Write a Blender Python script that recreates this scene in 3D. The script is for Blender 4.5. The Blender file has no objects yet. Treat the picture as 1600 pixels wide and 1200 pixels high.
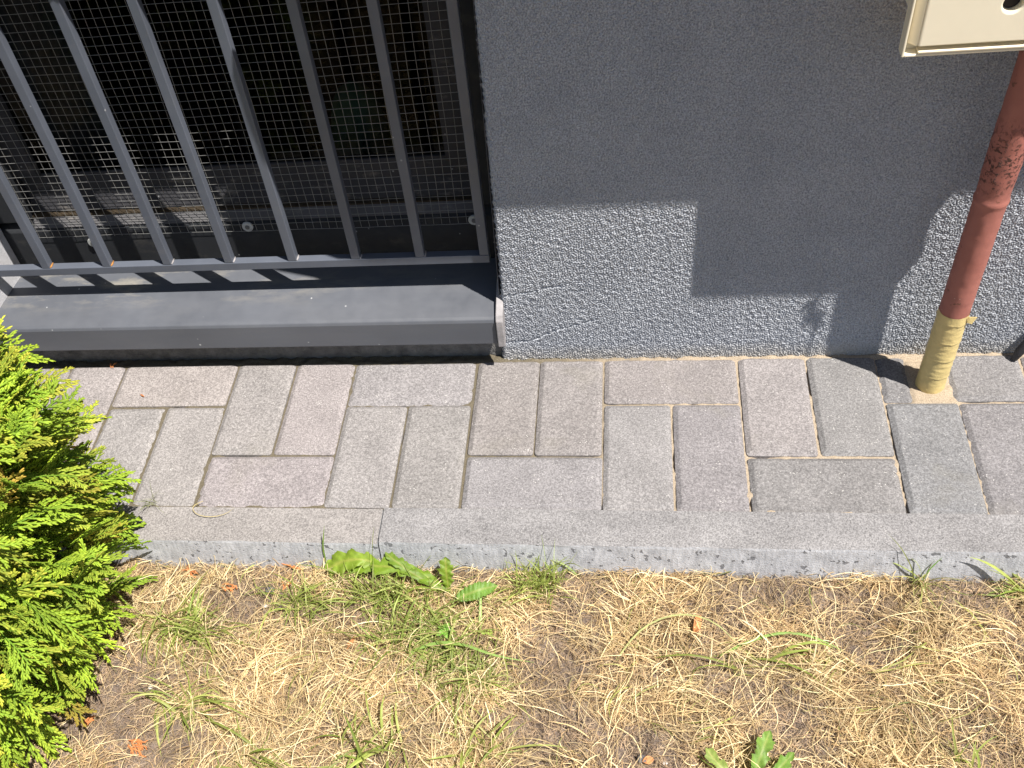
import bpy, math, random
import numpy as np
from mathutils import Vector
random.seed(7); rng = np.random.default_rng(7)
S = bpy.context.scene
C = S.collection
R = math.radians

# ------------------------------------------------------------------ camera, sky, sun, exposure
cam_d = bpy.data.cameras.new("camera"); cam = bpy.data.objects.new("camera", cam_d); C.objects.link(cam)
cam.location = (0.0274, -1.1478, 1.1583); cam.rotation_euler = (0.7054, 0.1285, 0.1091)
cam_d.sensor_width = 36; cam_d.lens = 36.101; cam_d.shift_x = 0.06299; cam_d.shift_y = 0.05813
cam_d.clip_start = 0.01; cam_d.clip_end = 500
S.camera = cam
KX, QZ = 1.7, 3.85                       # light travels (-KX, 1, -QZ)
sun_dir = Vector((KX, -1.0, QZ)).normalized()
elev = math.asin(sun_dir.z); azim = math.atan2(sun_dir.x, sun_dir.y)
w = bpy.data.worlds.new("World"); S.world = w; w.use_nodes = True
nt = w.node_tree; sky = nt.nodes.new("ShaderNodeTexSky"); sky.sky_type = 'NISHITA'; sky.sun_disc = False
sky.sun_elevation = elev; sky.sun_rotation = azim
nt.links.new(sky.outputs[0], nt.nodes["Background"].inputs[0]); nt.nodes["Background"].inputs[1].default_value = 0.05
sl = bpy.data.lights.new("sun", 'SUN'); sl.energy = 5.0; sl.angle = R(0.53); sl.color = (1.0, 0.95, 0.88)
so = bpy.data.objects.new("sun", sl); C.objects.link(so); so.rotation_euler = sun_dir.to_track_quat('Z', 'Y').to_euler()
S.view_settings.view_transform = 'Standard'; S.view_settings.look = 'None'; S.view_settings.gamma = 1
S.view_settings.exposure = 0.78
S.render.resolution_x = 1024; S.render.resolution_y = 768

# ------------------------------------------------------------------ helpers
def mesh_obj(name, V, Fc, mat=None, parent=None, smooth=False, col=None):
    me = bpy.data.meshes.new(name)
    V = np.asarray(V, np.float32).reshape(-1, 3)
    if isinstance(Fc, np.ndarray):
        n, k = Fc.shape
        me.vertices.add(len(V)); me.vertices.foreach_set("co", V.ravel())
        me.loops.add(n * k); me.loops.foreach_set("vertex_index", Fc.astype(np.int32).ravel())
        me.polygons.add(n); me.polygons.foreach_set("loop_start", np.arange(0, n * k, k, dtype=np.int32))
        me.update(calc_edges=True)
    else:
        me.from_pydata(V.tolist(), [], Fc)
    if smooth: me.polygons.foreach_set("use_smooth", np.ones(len(me.polygons), bool))
    if col is not None:
        a = me.color_attributes.new("Tint", 'FLOAT_COLOR', 'POINT')
        a.data.foreach_set("color", np.asarray(col, np.float32).ravel())
    me.update()
    o = bpy.data.objects.new(name, me); C.objects.link(o)
    if mat: me.materials.append(mat)
    if parent: o.parent = parent
    return o
def tag(o, label=None, cat=None, group=None, kind=None):
    if label: o["label"] = label
    if cat: o["category"] = cat
    if group: o["group"] = group
    if kind: o["kind"] = kind
    return o
def empty(name, loc=(0, 0, 0)):
    o = bpy.data.objects.new(name, None); C.objects.link(o); o.location = loc; o.empty_display_size = .05
    return o
class MB:
    def __init__(s): s.v = []; s.f = []
    def add(s, V, Fc):
        b = len(s.v); s.v += [tuple(map(float, p)) for p in V]; s.f += [[b + i for i in f] for f in Fc]
    def box(s, a, b):
        (x0, y0, z0), (x1, y1, z1) = a, b
        s.add([(x0,y0,z0),(x1,y0,z0),(x1,y1,z0),(x0,y1,z0),(x0,y0,z1),(x1,y0,z1),(x1,y1,z1),(x0,y1,z1)],
              [(0,3,2,1),(4,5,6,7),(0,1,5,4),(1,2,6,5),(2,3,7,6),(3,0,4,7)])
    def extrude_x(s, prof, x0, x1):          # profile list of (y,z), closed, anticlockwise seen from +x
        n = len(prof); V = [(x0, y, z) for y, z in prof] + [(x1, y, z) for y, z in prof]
        F = [(i, (i+1) % n, n+(i+1) % n, n+i) for i in range(n)] + [tuple(range(n))[::-1], tuple(range(n, 2*n))]
        s.add(V, F)
    def tube(s, path, rad, seg=10, cap=True):
        path = [Vector(p) for p in path]; n = len(path)
        if not hasattr(rad, '__len__'): rad = [rad]*n
        V = []; F = []; up = Vector((0.03, .02, 1))
        for i, p in enumerate(path):
            d = (path[min(i+1, n-1)] - path[max(i-1, 0)]).normalized()
            a = d.cross(up);
            if a.length < .1: a = d.cross(Vector((1, 0, 0)))
            a.normalize(); b = d.cross(a)
            for k in range(seg):
                t = 2*math.pi*k/seg; V.append(p + (a*math.cos(t) + b*math.sin(t))*rad[i])
        for i in range(n-1):
            for k in range(seg): F.append((i*seg+k, i*seg+(k+1) % seg, (i+1)*seg+(k+1) % seg, (i+1)*seg+k))
        if cap: F.append(tuple(range(seg))[::-1]); F.append(tuple((n-1)*seg+k for k in range(seg)))
        s.add(V, F)
    def build(s, name, mat, parent=None, bevel=0, smooth=False, segs=2):
        o = mesh_obj(name, s.v, s.f, mat, parent, smooth)
        if bevel:
            m = o.modifiers.new("bevel", 'BEVEL'); m.width = bevel; m.segments = segs; m.limit_method = 'ANGLE'; m.angle_limit = R(30)
            m.harden_normals = False
        return o
def bandnoise(nx, ny, step, lam, width=.35, seed=0, aniso=0):
    r = np.random.default_rng(seed); g = r.normal(size=(ny, nx))
    fx = np.fft.fftfreq(nx, step)[None, :]; fy = np.fft.fftfreq(ny, step)[:, None]
    f = np.sqrt((fx*(1+aniso))**2 + fy**2) + 1e-9
    H = np.exp(-(np.log(f*lam))**2/(2*width**2))
    o = np.fft.ifft2(np.fft.fft2(g)*H).real
    return o/o.std()

# ------------------------------------------------------------------ materials
class Mat:
    def __init__(s, name, rough=.8, spec=.4, metal=0):
        s.m = bpy.data.materials.new(name); s.m.use_nodes = True; s.t = s.m.node_tree; s.p = s.t.nodes["Principled BSDF"]
        s.p.inputs["Roughness"].default_value = rough; s.p.inputs["Specular IOR Level"].default_value = spec; s.p.inputs["Metallic"].default_value = metal
        s.tc = s.t.nodes.new("ShaderNodeTexCoord"); s.co = s.tc.outputs["Object"]
    def n(s, t, **k):
        x = s.t.nodes.new(t)
        for a, b in k.items(): setattr(x, a, b)
        return x
    def l(s, a, b): s.t.links.new(a, b)
    def noise(s, scale, detail=4, rough=.6, dist=0, stretch=None, off=None):
        x = s.n("ShaderNodeTexNoise"); x.inputs["Scale"].default_value = scale; x.inputs["Detail"].default_value = detail
        x.inputs["Roughness"].default_value = rough; x.inputs["Distortion"].default_value = dist
        if stretch or off:
            mp = s.n("ShaderNodeMapping"); mp.inputs["Scale"].default_value = stretch or (1, 1, 1); mp.inputs["Location"].default_value = off or (0, 0, 0)
            s.l(s.co, mp.inputs[0]); s.l(mp.outputs[0], x.inputs["Vector"])
        else: s.l(s.co, x.inputs["Vector"])
        return x.outputs["Fac"]
    def voro(s, scale, feature='F1', out="Distance"):
        x = s.n("ShaderNodeTexVoronoi"); x.feature = feature; x.inputs["Scale"].default_value = scale; s.l(s.co, x.inputs["Vector"]); return x.outputs[out]
    def ramp(s, fac, stops, interp='LINEAR'):
        x = s.n("ShaderNodeValToRGB"); x.color_ramp.interpolation = interp; e = x.color_ramp.elements
        while len(e) < len(stops): e.new(.5)
        for i, (p, c) in enumerate(stops):
            e[i].position = p; e[i].color = (c, c, c, 1) if not hasattr(c, '__len__') else (*c, 1)
        s.l(fac, x.inputs[0]); return x.outputs[0]
    def mix(s, a, b, f, mode='MIX'):
        x = s.n("ShaderNodeMix", data_type='RGBA', blend_type=mode)
        for i, v in ((0, f), (6, a), (7, b)):
            if isinstance(v, (int, float)): x.inputs[i].default_value = v if i == 0 else (v, v, v, 1)
            elif isinstance(v, tuple): x.inputs[i].default_value = (*v, 1)
            else: s.l(v, x.inputs[i])
        return x.outputs[2]
    def math(s, op, a, b=0.0):
        x = s.n("ShaderNodeMath", operation=op)
        for i, v in ((0, a), (1, b)):
            if isinstance(v, (int, float)): x.inputs[i].default_value = v
            else: s.l(v, x.inputs[i])
        return x.outputs[0]
    def color(s, c):
        if isinstance(c, tuple): s.p.inputs["Base Color"].default_value = (*c, 1)
        else: s.l(c, s.p.inputs["Base Color"])
        return s
    def bump(s, h, dist, strength=1, prev=None):
        x = s.n("ShaderNodeBump"); x.inputs["Distance"].default_value = dist; x.inputs["Strength"].default_value = strength
        s.l(h, x.inputs["Height"])
        if prev: s.l(prev, x.inputs["Normal"])
        s.l(x.outputs[0], s.p.inputs["Normal"]); return x.outputs[0]
    def tint(s, name="Tint"):
        x = s.n("ShaderNodeAttribute", attribute_name=name); return x.outputs["Color"]
    def objcol(s): return s.n("ShaderNodeObjectInfo").outputs["Color"]

def m_stucco():
    m = Mat("stucco", .95, .2)
    c = m.ramp(m.noise(9, 3), [(.3, (.405, .425, .465)), (.7, (.465, .485, .525))])
    c = m.mix(c, m.ramp(m.noise(430, 3, .7), [(.36, .58), (.62, 1.25)]), 1.0, 'MULTIPLY')
    # dust splashed up from the paving, and a hairline smear near the sill end
    sp = m.n("ShaderNodeSeparateXYZ"); m.l(m.co, sp.inputs[0])
    low = m.ramp(m.math('ADD', sp.outputs[2], m.math('MULTIPLY', m.noise(30, 4), .03)), [(.012, 1.0), (.045, 0.0)])
    c = m.mix(c, (.46, .41, .33), m.math('MULTIPLY', low, .55))
    m.color(c); m.bump(m.noise(900, 3), .0005, .7); return m.m
def m_paver():
    m = Mat("paver_concrete", .9, .25); m.co = m.n('ShaderNodeNewGeometry').outputs['Position']
    base = m.objcol()
    c = m.mix(base, m.ramp(m.noise(14, 5, .65), [(.3, .87), (.72, 1.13)]), 1.0, 'MULTIPLY')
    c = m.mix(c, m.ramp(m.noise(430, 2, .75), [(.38, .70), (.5, 1.0), (.62, 1.26)]), 1.0, 'MULTIPLY')
    c = m.mix(c, m.ramp(m.noise(200, 2, .6), [(.36, .86), (.62, 1.1)]), 1.0, 'MULTIPLY')
    wh = m.ramp(m.voro(260), [(.16, 1.0), (.26, 0.0)]); sel = m.ramp(m.noise(60, 3), [(.5, 0.0), (.66, 1.0)])
    c = m.mix(c, (.62, .6, .57), m.math('MULTIPLY', m.math('MULTIPLY', wh, sel), .75))
    st = m.ramp(m.noise(8, 4, .6, .6, off=(4, 2, 1)), [(.6, 0.0), (.74, 1.0)])
    c = m.mix(c, (.20, .185, .14), m.math('MULTIPLY', st, .22))
    m.color(c); b = m.bump(m.noise(450, 3, .7), .0010, 1); m.bump(m.noise(60, 3), .0012, .4, b); return m.m
def m_kerb():
    m = Mat("kerb_concrete", .9, .25)
    base = m.objcol()
    c = m.mix(base, m.ramp(m.noise(20, 5, .6, stretch=(.5, 1, 1)), [(.3, .82), (.7, 1.16)]), 1.0, 'MULTIPLY')
    c = m.mix(c, m.ramp(m.noise(420, 2, .75), [(.38, .70), (.5, 1.0), (.62, 1.28)]), 1.0, 'MULTIPLY')
    wh = m.ramp(m.voro(300), [(.12, 1.0), (.2, 0.0)])
    c = m.mix(c, (.62, .6, .57), m.math('MULTIPLY', wh, .45))
    pits = m.ramp(m.noise(110, 2, .5, .3), [(.64, 0.0), (.67, 1.0)])
    geo = m.n("ShaderNodeNewGeometry"); sp = m.n("ShaderNodeSeparateXYZ"); m.l(geo.outputs["Normal"], sp.inputs[0])
    front = m.ramp(sp.outputs[2], [(.35, 1.0), (.7, 0.0)])
    c = m.mix(c, m.ramp(m.noise(45, 4), [(.3, (.38, .39, .42)), (.7, (.50, .51, .54))]), m.math('MULTIPLY', front, .85))
    c = m.mix(c, (.10, .10, .11), m.math('MULTIPLY', m.math('MULTIPLY', pits, front), .75))
    streak = m.ramp(m.noise(260, 2, .5, stretch=(1, 1, .07)), [(.35, .84), (.65, 1.12)])
    c = m.mix(c, m.mix(1.0, streak, front), 1.0, 'MULTIPLY')
    m.color(c); b = m.bump(m.noise(420, 3, .7), .0010, 1); m.bump(m.math('MULTIPLY', pits, -1.0), .0012, .7, b); return m.m
def m_sand():
    m = Mat("joint_sand", 1, .1)
    sp = m.n("ShaderNodeSeparateXYZ"); m.l(m.co, sp.inputs[0])
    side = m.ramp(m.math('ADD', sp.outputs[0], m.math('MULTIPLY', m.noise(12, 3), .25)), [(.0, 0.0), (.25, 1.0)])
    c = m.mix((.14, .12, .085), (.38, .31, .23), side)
    c = m.mix(c, m.ramp(m.noise(700, 3), [(.3, .6), (.7, 1.3)]), 1.0, 'MULTIPLY')
    m.color(c); m.bump(m.noise(500, 3), .001, 1); return m.m
def m_soil():
    m = Mat("soil", 1, .15)
    c = m.ramp(m.noise(22, 6, .7), [(.3, (.12, .092, .075)), (.55, (.20, .155, .125)), (.75, (.29, .235, .19))])
    c = m.mix(c, m.ramp(m.noise(420, 4, .7), [(.35, .55), (.65, 1.4)]), 1.0, 'MULTIPLY')
    wh = m.ramp(m.voro(260), [(.1, 1.0), (.16, 0.0)]); sel = m.ramp(m.noise(40, 3), [(.52, 0.0), (.62, 1.0)])
    c = m.mix(c, (.5, .46, .42), m.math('MULTIPLY', wh, sel))
    m.color(c); b = m.bump(m.noise(300, 4, .7), .003, 1); m.bump(m.noise(60, 4), .008, .6, b); return m.m
def m_paint(name, col, rough=.42, dust=.35, spec=.5, grime=(.30, .27, .22)):
    m = Mat(name, rough, spec)
    c = m.mix(col, m.ramp(m.noise(7, 4), [(.3, .86), (.7, 1.14)]), 1.0, 'MULTIPLY')
    d = m.ramp(m.noise(34, 6, .7, stretch=(.5, 1, 1)), [(.56, 0.0), (.78, 1.0)])
    c = m.mix(c, grime, m.math('MULTIPLY', d, dust))
    sp = m.math('MULTIPLY', m.ramp(m.voro(48), [(.05, 1.0), (.09, 0.0)]), m.ramp(m.noise(19, 2), [(.52, 0.0), (.58, 1.0)]))
    c = m.mix(c, (.5, .5, .5), m.math('MULTIPLY', sp, .55))
    m.color(c); r = m.ramp(m.noise(60, 4), [(.3, rough-.08), (.7, rough+.16)]); m.l(r, m.p.inputs["Roughness"])
    m.bump(m.noise(240, 3), .0003, .25); return m.m
def m_sill():
    m = Mat("sill_enamel", .45, .5)
    c = m.mix((.090, .097, .114), m.ramp(m.noise(5, 4), [(.3, .88), (.7, 1.12)]), 1.0, 'MULTIPLY')
    sp = m.n("ShaderNodeSeparateXYZ"); m.l(m.co, sp.inputs[0])
    d = m.ramp(m.noise(22, 6, .7, stretch=(.35, 1.3, 1)), [(.52, 0.0), (.74, 1.0)])
    inner = m.ramp(sp.outputs[1], [(.01, .05), (.045, 1.0)])
    lft = m.ramp(m.math('MULTIPLY', sp.outputs[0], -1.0), [(.25, .18), (.88, 1.0)])
    c = m.mix(c, (.40, .36, .28), m.math('MULTIPLY', m.math('MULTIPLY', d, inner), m.math('MULTIPLY', lft, .75)))
    f = m.ramp(m.noise(8, 5, .6, stretch=(.25, 2, 2)), [(.4, 0.0), (.8, 1.0)])
    c = m.mix(c, (.24, .24, .25), m.math('MULTIPLY', f, .16))
    s2 = m.math('MULTIPLY', m.ramp(m.voro(40), [(.045, 1.0), (.08, 0.0)]), m.ramp(m.noise(15, 2, off=(3, 3, 3)), [(.52, 0.0), (.58, 1.0)]))
    c = m.mix(c, (.6, .6, .6), m.math('MULTIPLY', s2, .7))
    m.color(c); m.l(m.ramp(m.noise(40, 4), [(.3, .36), (.7, .6)]), m.p.inputs["Roughness"]); m.bump(m.noise(6, 3), .002, .3); return m.m
def m_simple(name, col, rough=.7, spec=.4, var=.15, sc=40, bump=.0004, metal=0):
    m = Mat(name, rough, spec, metal)
    m.color(m.mix(col, m.ramp(m.noise(sc, 5), [(.3, 1-var), (.7, 1+var)]), 1.0, 'MULTIPLY'))
    if bump: m.bump(m.noise(sc*8, 3), bump, .6)
    return m.m
def m_pipe():
    m = Mat("red_oxide_paint", .62, .35)
    c = m.ramp(m.noise(18, 5, .6), [(.3, (.30, .108, .085)), (.7, (.38, .148, .118))])
    sp = m.n("ShaderNodeSeparateXYZ"); m.l(m.co, sp.inputs[0])
    band = m.math('MULTIPLY', m.ramp(sp.outputs[2], [(.335, 0.0), (.36, 1.0)]), m.ramp(sp.outputs[2], [(.40, 1.0), (.45, 0.0)]))
    d = m.ramp(m.noise(190, 4, .7), [(.53, 0.0), (.6, 1.0)])
    c = m.mix(c, (.035, .018, .012), m.math('MULTIPLY', d, m.math('ADD', m.math('MULTIPLY', band, .85), .0)))
    d2 = m.ramp(m.noise(70, 4, .6, off=(3, 1, 5)), [(.66, 0.0), (.70, 1.0)])
    c = m.mix(c, (.10, .05, .03), m.math('MULTIPLY', d2, .7))
    s2 = m.math('MULTIPLY', m.ramp(m.voro(150), [(.07, 1.0), (.12, 0.0)]), m.ramp(m.noise(30, 2), [(.54, 0.0), (.6, 1.0)]))
    c = m.mix(c, (.7, .6, .5), m.math('MULTIPLY', s2, .6))
    m.color(c); b = m.bump(m.noise(120, 4), .0008, .5); m.bump(m.math('MULTIPLY', d, band), .0015, .8, b); return m.m
def m_leafy(name, rough=.5, trans=.35):
    m = Mat(name, rough, .35); col = m.tint()
    m.color(m.mix(col, m.ramp(m.noise(90, 3), [(.3, .82), (.7, 1.18)]), 1.0, 'MULTIPLY'))
    tr = m.n("ShaderNodeBsdfTranslucent"); m.l(m.mix(col, (1.15, 1.1, .6), 1.0, 'MULTIPLY'), tr.inputs[0])
    mx = m.n("ShaderNodeMixShader"); mx.inputs[0].default_value = trans
    out = m.t.nodes["Material Output"]; m.l(m.p.outputs[0], mx.inputs[1]); m.l(tr.outputs[0], mx.inputs[2]); m.l(mx.outputs[0], out.inputs[0])
    return m.m
def m_glass():
    m = Mat("window_glass"); t = m.n("ShaderNodeBsdfTransparent"); t.inputs[0].default_value = (.5, .54, .52, 1)
    g = m.n("ShaderNodeBsdfGlossy"); g.inputs["Roughness"].default_value = .03
    f = m.n("ShaderNodeFresnel"); f.inputs[0].default_value = 1.15
    mx = m.n("ShaderNodeMixShader"); m.l(f.outputs[0], mx.inputs[0]); m.l(t.outputs[0], mx.inputs[1]); m.l(g.outputs[0], mx.inputs[2])
    m.l(mx.outputs[0], m.t.nodes["Material Output"].inputs[0]); return m.m
M = dict(stucco=m_stucco(), paver=m_paver(), kerb=m_kerb(), sand=m_sand(), soil=m_soil(),
         grille=m_paint("grille_paint", (.100, .112, .140), .38, .12), sill=m_sill(),
         frame=m_paint("frame_plastic", (.022, .024, .028), .6, .15, .25),
         sash=m_paint("sash_plastic", (.045, .045, .050), .6, .5, .2, grime=(.42, .38, .33)),
         strip=m_paint("strip_plastic", (.11, .108, .113), .6, .6, .25, grime=(.42, .38, .33)),
         groove=m_simple("gasket_dirt", (.05, .038, .025), .9, .2, .4, 120),
         wire=m_simple("galvanised_wire", (.27, .27, .265), .42, .5, .2, 200, 0, .5),
         washer=m_simple("washer_plastic", (.46, .47, .46), .6, .4, .25, 90),
         screw=m_simple("screw_steel", (.12, .12, .12), .5, .5, .2, 90),
         cap=m_simple("end_cap_grey", (.31, .295, .30), .75, .3, .22, 60),
         reveal=m_simple("reveal_render", (.42, .42, .44), .95, .2, .15, 60, .0015),
         cream=m_simple("cream_enamel", (.84, .77, .60), .5, .45, .04, 9, .0002),
         hole=m_simple("dark_lock", (.02, .015, .015), .7, .3, .2, 60), pipe=m_pipe(),
         tape=m_simple("yellow_tape", (.62, .49, .215), .48, .4, .10, 50, .0008),
         hose=m_simple("black_hose", (.03, .03, .034), .55, .4, .3, 60, .001), glass=m_glass(),
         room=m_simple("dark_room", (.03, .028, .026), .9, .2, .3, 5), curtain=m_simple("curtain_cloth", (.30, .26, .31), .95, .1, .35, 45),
         reflection_form=m_simple("pale_green", (.50, .62, .42), .5, .4, .25, 12), concrete=m_simple("slab_render", (.4, .4, .42), .9, .2, .1, 10),
         leaf=m_leafy("green_leaf", .5, .35), thuja=m_leafy("thuja_scale", .62, .28), straw=m_leafy("straw", .75, .12), blade=m_leafy("grass_blade", .5, .35),
         bark=m_simple("thuja_bark", (.16, .09, .055), .9, .2, .4, 80, .002), pebble=m_simple("pebble_stone", (.6, .57, .52), .8, .3, .2, 90),
         dry=m_simple("dry_leaf_tissue", (.50, .24, .10), .7, .3, .3, 90))

# ------------------------------------------------------------------ ground
GZ = -0.054
def ground_h(x, y):
    return (.004*np.sin(x*23+1)*np.sin(y*19+.5) + .003*np.sin(x*61+y*37) + .0018*np.sin(x*131-y*97+2)) * np.clip((-.36-y)*14+.25, .2, 1)
def build_ground():
    # one sheet: fine in the middle, coarse out to the horizon, closed under the paving and house
    xs = np.unique(np.concatenate([[-150, -40, -10, -4, -2], np.arange(-1.3, 1.3, .006), [1.3, 2, 4, 10, 40, 150]]))
    ys = np.unique(np.concatenate([[-150, -40, -10, -4, -2], np.arange(-1.2, -.33, .006), [-.33, -.2, 0, 2, 6, 20, 80, 150]]))
    X, Y = np.meshgrid(xs, ys); r = np.random.default_rng(3)
    n = bandnoise(len(xs), len(ys), .006, .035, .5, 11)
    inn = (abs(X) < 1.3) & (Y > -1.2) & (Y < -.34)
    Z = GZ + np.where(inn, ground_h(X, Y) + n*.0016*np.clip((-.355-Y)*30, 0, 1), 0)
    nx, ny = len(xs), len(ys); idx = np.arange(nx*ny).reshape(ny, nx)
    F = np.stack([idx[:-1, :-1], idx[:-1, 1:], idx[1:, 1:], idx[1:, :-1]], -1).reshape(-1, 4)
    o = mesh_obj("ground", np.stack([X, Y, Z], -1), F, M['soil'], smooth=True)
    tag(o, "bare grey brown soil of the lawn below the kerb", "ground", kind='structure')
build_ground()

# ------------------------------------------------------------------ pavement: sand bed + pavers
YR = [0.0, .0955, .1965, .2950]
pav = empty("pavement", (0, 0, 0)); tag(pav, "narrow strip of grey concrete block paving between house wall and kerb", "pavement", kind='structure')
def sand_bed():
    st = .003; xs = np.arange(-1.7, 1.3, st*1.5); ys = np.arange(-.297, .02, st); X, Y = np.meshgrid(xs, ys)
    n = bandnoise(len(xs), len(ys), st, .02, .5, 5); n2 = bandnoise(len(xs), len(ys), st, .12, .5, 6)
    depth = np.where(X > 0, -.0056, -.0052)
    Z = depth + n*.0006 + n2*.0008 - .006*np.clip(n2-1.1, 0, 1)
    # fuller heap round the foot of the pipe and along the wall
    d = np.maximum(abs(X-.468)/.030, abs(Y+.055)/.042); Z = np.where(d < 1, -.0022 + n*.0006, Z)
    Z = np.where(Y > -.006, np.maximum(Z, -.001 + n*.0012), Z)
    Z = np.where((d < 1) | (Y > -.006), Z, np.minimum(Z, -.0028)); Z = np.minimum(Z, .0012)
    nx, ny = len(xs), len(ys); idx = np.arange(nx*ny).reshape(ny, nx)
    F = np.stack([idx[:-1, :-1], idx[:-1, 1:], idx[1:, 1:], idx[1:, :-1]], -1).reshape(-1, 4)
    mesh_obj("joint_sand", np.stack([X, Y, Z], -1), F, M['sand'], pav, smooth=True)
sand_bed()
def paver_shape(w, h, ch, r=.005, notch=None):
    # rounded-corner block, chamfered arris; origin at the top centre
    def ring(hw, hh, rr, z):
        P = []
        for cx, cy, a0 in ((hw-rr, hh-rr, 0), (-hw+rr, hh-rr, 90), (-hw+rr, -hh+rr, 180), (hw-rr, -hh+rr, 270)):
            for k in range(4):
                a = R(a0+k*30); P.append((cx+rr*math.cos(a), cy+rr*math.sin(a), z))
        return P
    hw, hh = w/2, h/2
    rings = [ring(hw, hh, r, -.05), ring(hw, hh, r, -ch*.64), ring(hw-ch*.07, hh-ch*.07, r, -ch*.56), ring(hw-ch*.95, hh-ch*.95, r*.8, -ch*.04), ring(hw-ch*1.08, hh-ch*1.08, r*.75, 0)]
    V = sum(rings, []); n = 16; F = []
    for j in range(len(rings)-1):
        for i in range(n): F.append((j*n+i, j*n+(i+1) % n, (j+1)*n+(i+1) % n, (j+1)*n+i))
    F.append(tuple(len(V)-n+i for i in range(n)))
    return V, F
warm = (.262, .243, .240); mid = (.240, .226, .220); cool = (.200, .195, .198)
def paver(x0, x1, y0, y1, i):
    g = .0015
    x0 += g; x1 -= g; y0 += g; y1 -= g
    cx, cy = (x0+x1)/2, -(y0+y1)/2
    V, F = paver_shape(x1-x0, y1-y0, .0070)
    o = mesh_obj("paver", V, F, M['paver'], pav)
    r = random.Random(i*17+3)
    o.location = (cx+r.uniform(-.0009, .0009), cy+r.uniform(-.0007, .0007), r.uniform(-.0016, .0012))
    o.rotation_euler = (R(r.uniform(-.35, .35)), R(r.uniform(-.35, .35)), R(r.uniform(-.35, .35)))
    t = min(1, max(0, (cx+.45)/.8)); base = [a*(1-t)+b*t for a, b in zip(warm, cool)] if r.random() > .25 else list(mid)
    k = r.uniform(.93, 1.10); o.color = (base[0]*k*r.uniform(.98, 1.03), base[1]*k, base[2]*k*r.uniform(.97, 1.03), 1)
    return o
i = 0
for c in range(-4, 3):
    X = c*.4; sx = lambda a: X+a*.1
    if c == 1:
        # the horizontal block here is cut short for the pipe: two pieces with sand between
        paver(.4, .443, YR[0], YR[1], 900); paver(.4+.094, .6, YR[0], YR[1], 901)
    else: paver(sx(0), sx(2), YR[0], YR[1], i)
    paver(sx(0), sx(1), YR[1], YR[3], i+1); paver(sx(1), sx(2), YR[1], YR[3], i+2)
    paver(sx(2), sx(3), YR[0], YR[2], i+3); paver(sx(3), sx(4), YR[0], YR[2], i+4)
    paver(sx(2), sx(4), YR[2], YR[3], i+5); i += 6
kb = empty("kerb", (0, -.325, 0)); tag(kb, "low grey concrete kerb edging the paving above the lawn", "kerb", kind='structure')
def kerb_stone(x0, x1, dz, dy, col):
    m = MB(); ch = .004
    yb, yf = 0.0288, -.0305
    prof = [(yb, -.17), (yb, .0005), (yf+ch*1.2, .0), (yf+.001, -.0018), (yf, -.005), (yf-.004, -.022), (yf-.009, -.045), (yf-.028, -.17)]
    n = 40; r = np.random.default_rng(int(abs(x0)*100)); xs = np.linspace(x0+.0012, x1-.0012, n)
    V = []; F = []
    for k, x in enumerate(xs):
        for j, (y, z) in enumerate(prof):
            jj = r.normal()*.0003 if 1 < j < 8 else 0; V.append((x, y+jj, z+jj))
    P = len(prof)
    for k in range(n-1):
        for j in range(P): F.append((k*P+j, k*P+(j+1) % P, (k+1)*P+(j+1) % P, (k+1)*P+j))
    F.append(tuple(range(P))[::-1]); F.append(tuple((n-1)*P+j for j in range(P)))
    V = [(a, b+dy, c+dz) for a, b, c in V]
    o = mesh_obj("kerb_stone", V, F, M['kerb'], kb); o.color = (*col, 1)
kerb_stone(-2.309, -1.309, 0, 0, (.25, .235, .228)); kerb_stone(-1.309, -.309, -.0015, -.0012, (.255, .238, .23))
kerb_stone(-.309, .691, .0005, 0, (.225, .218, .22)); kerb_stone(.691, 1.691, 0, 0, (.225, .218, .22))

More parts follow.
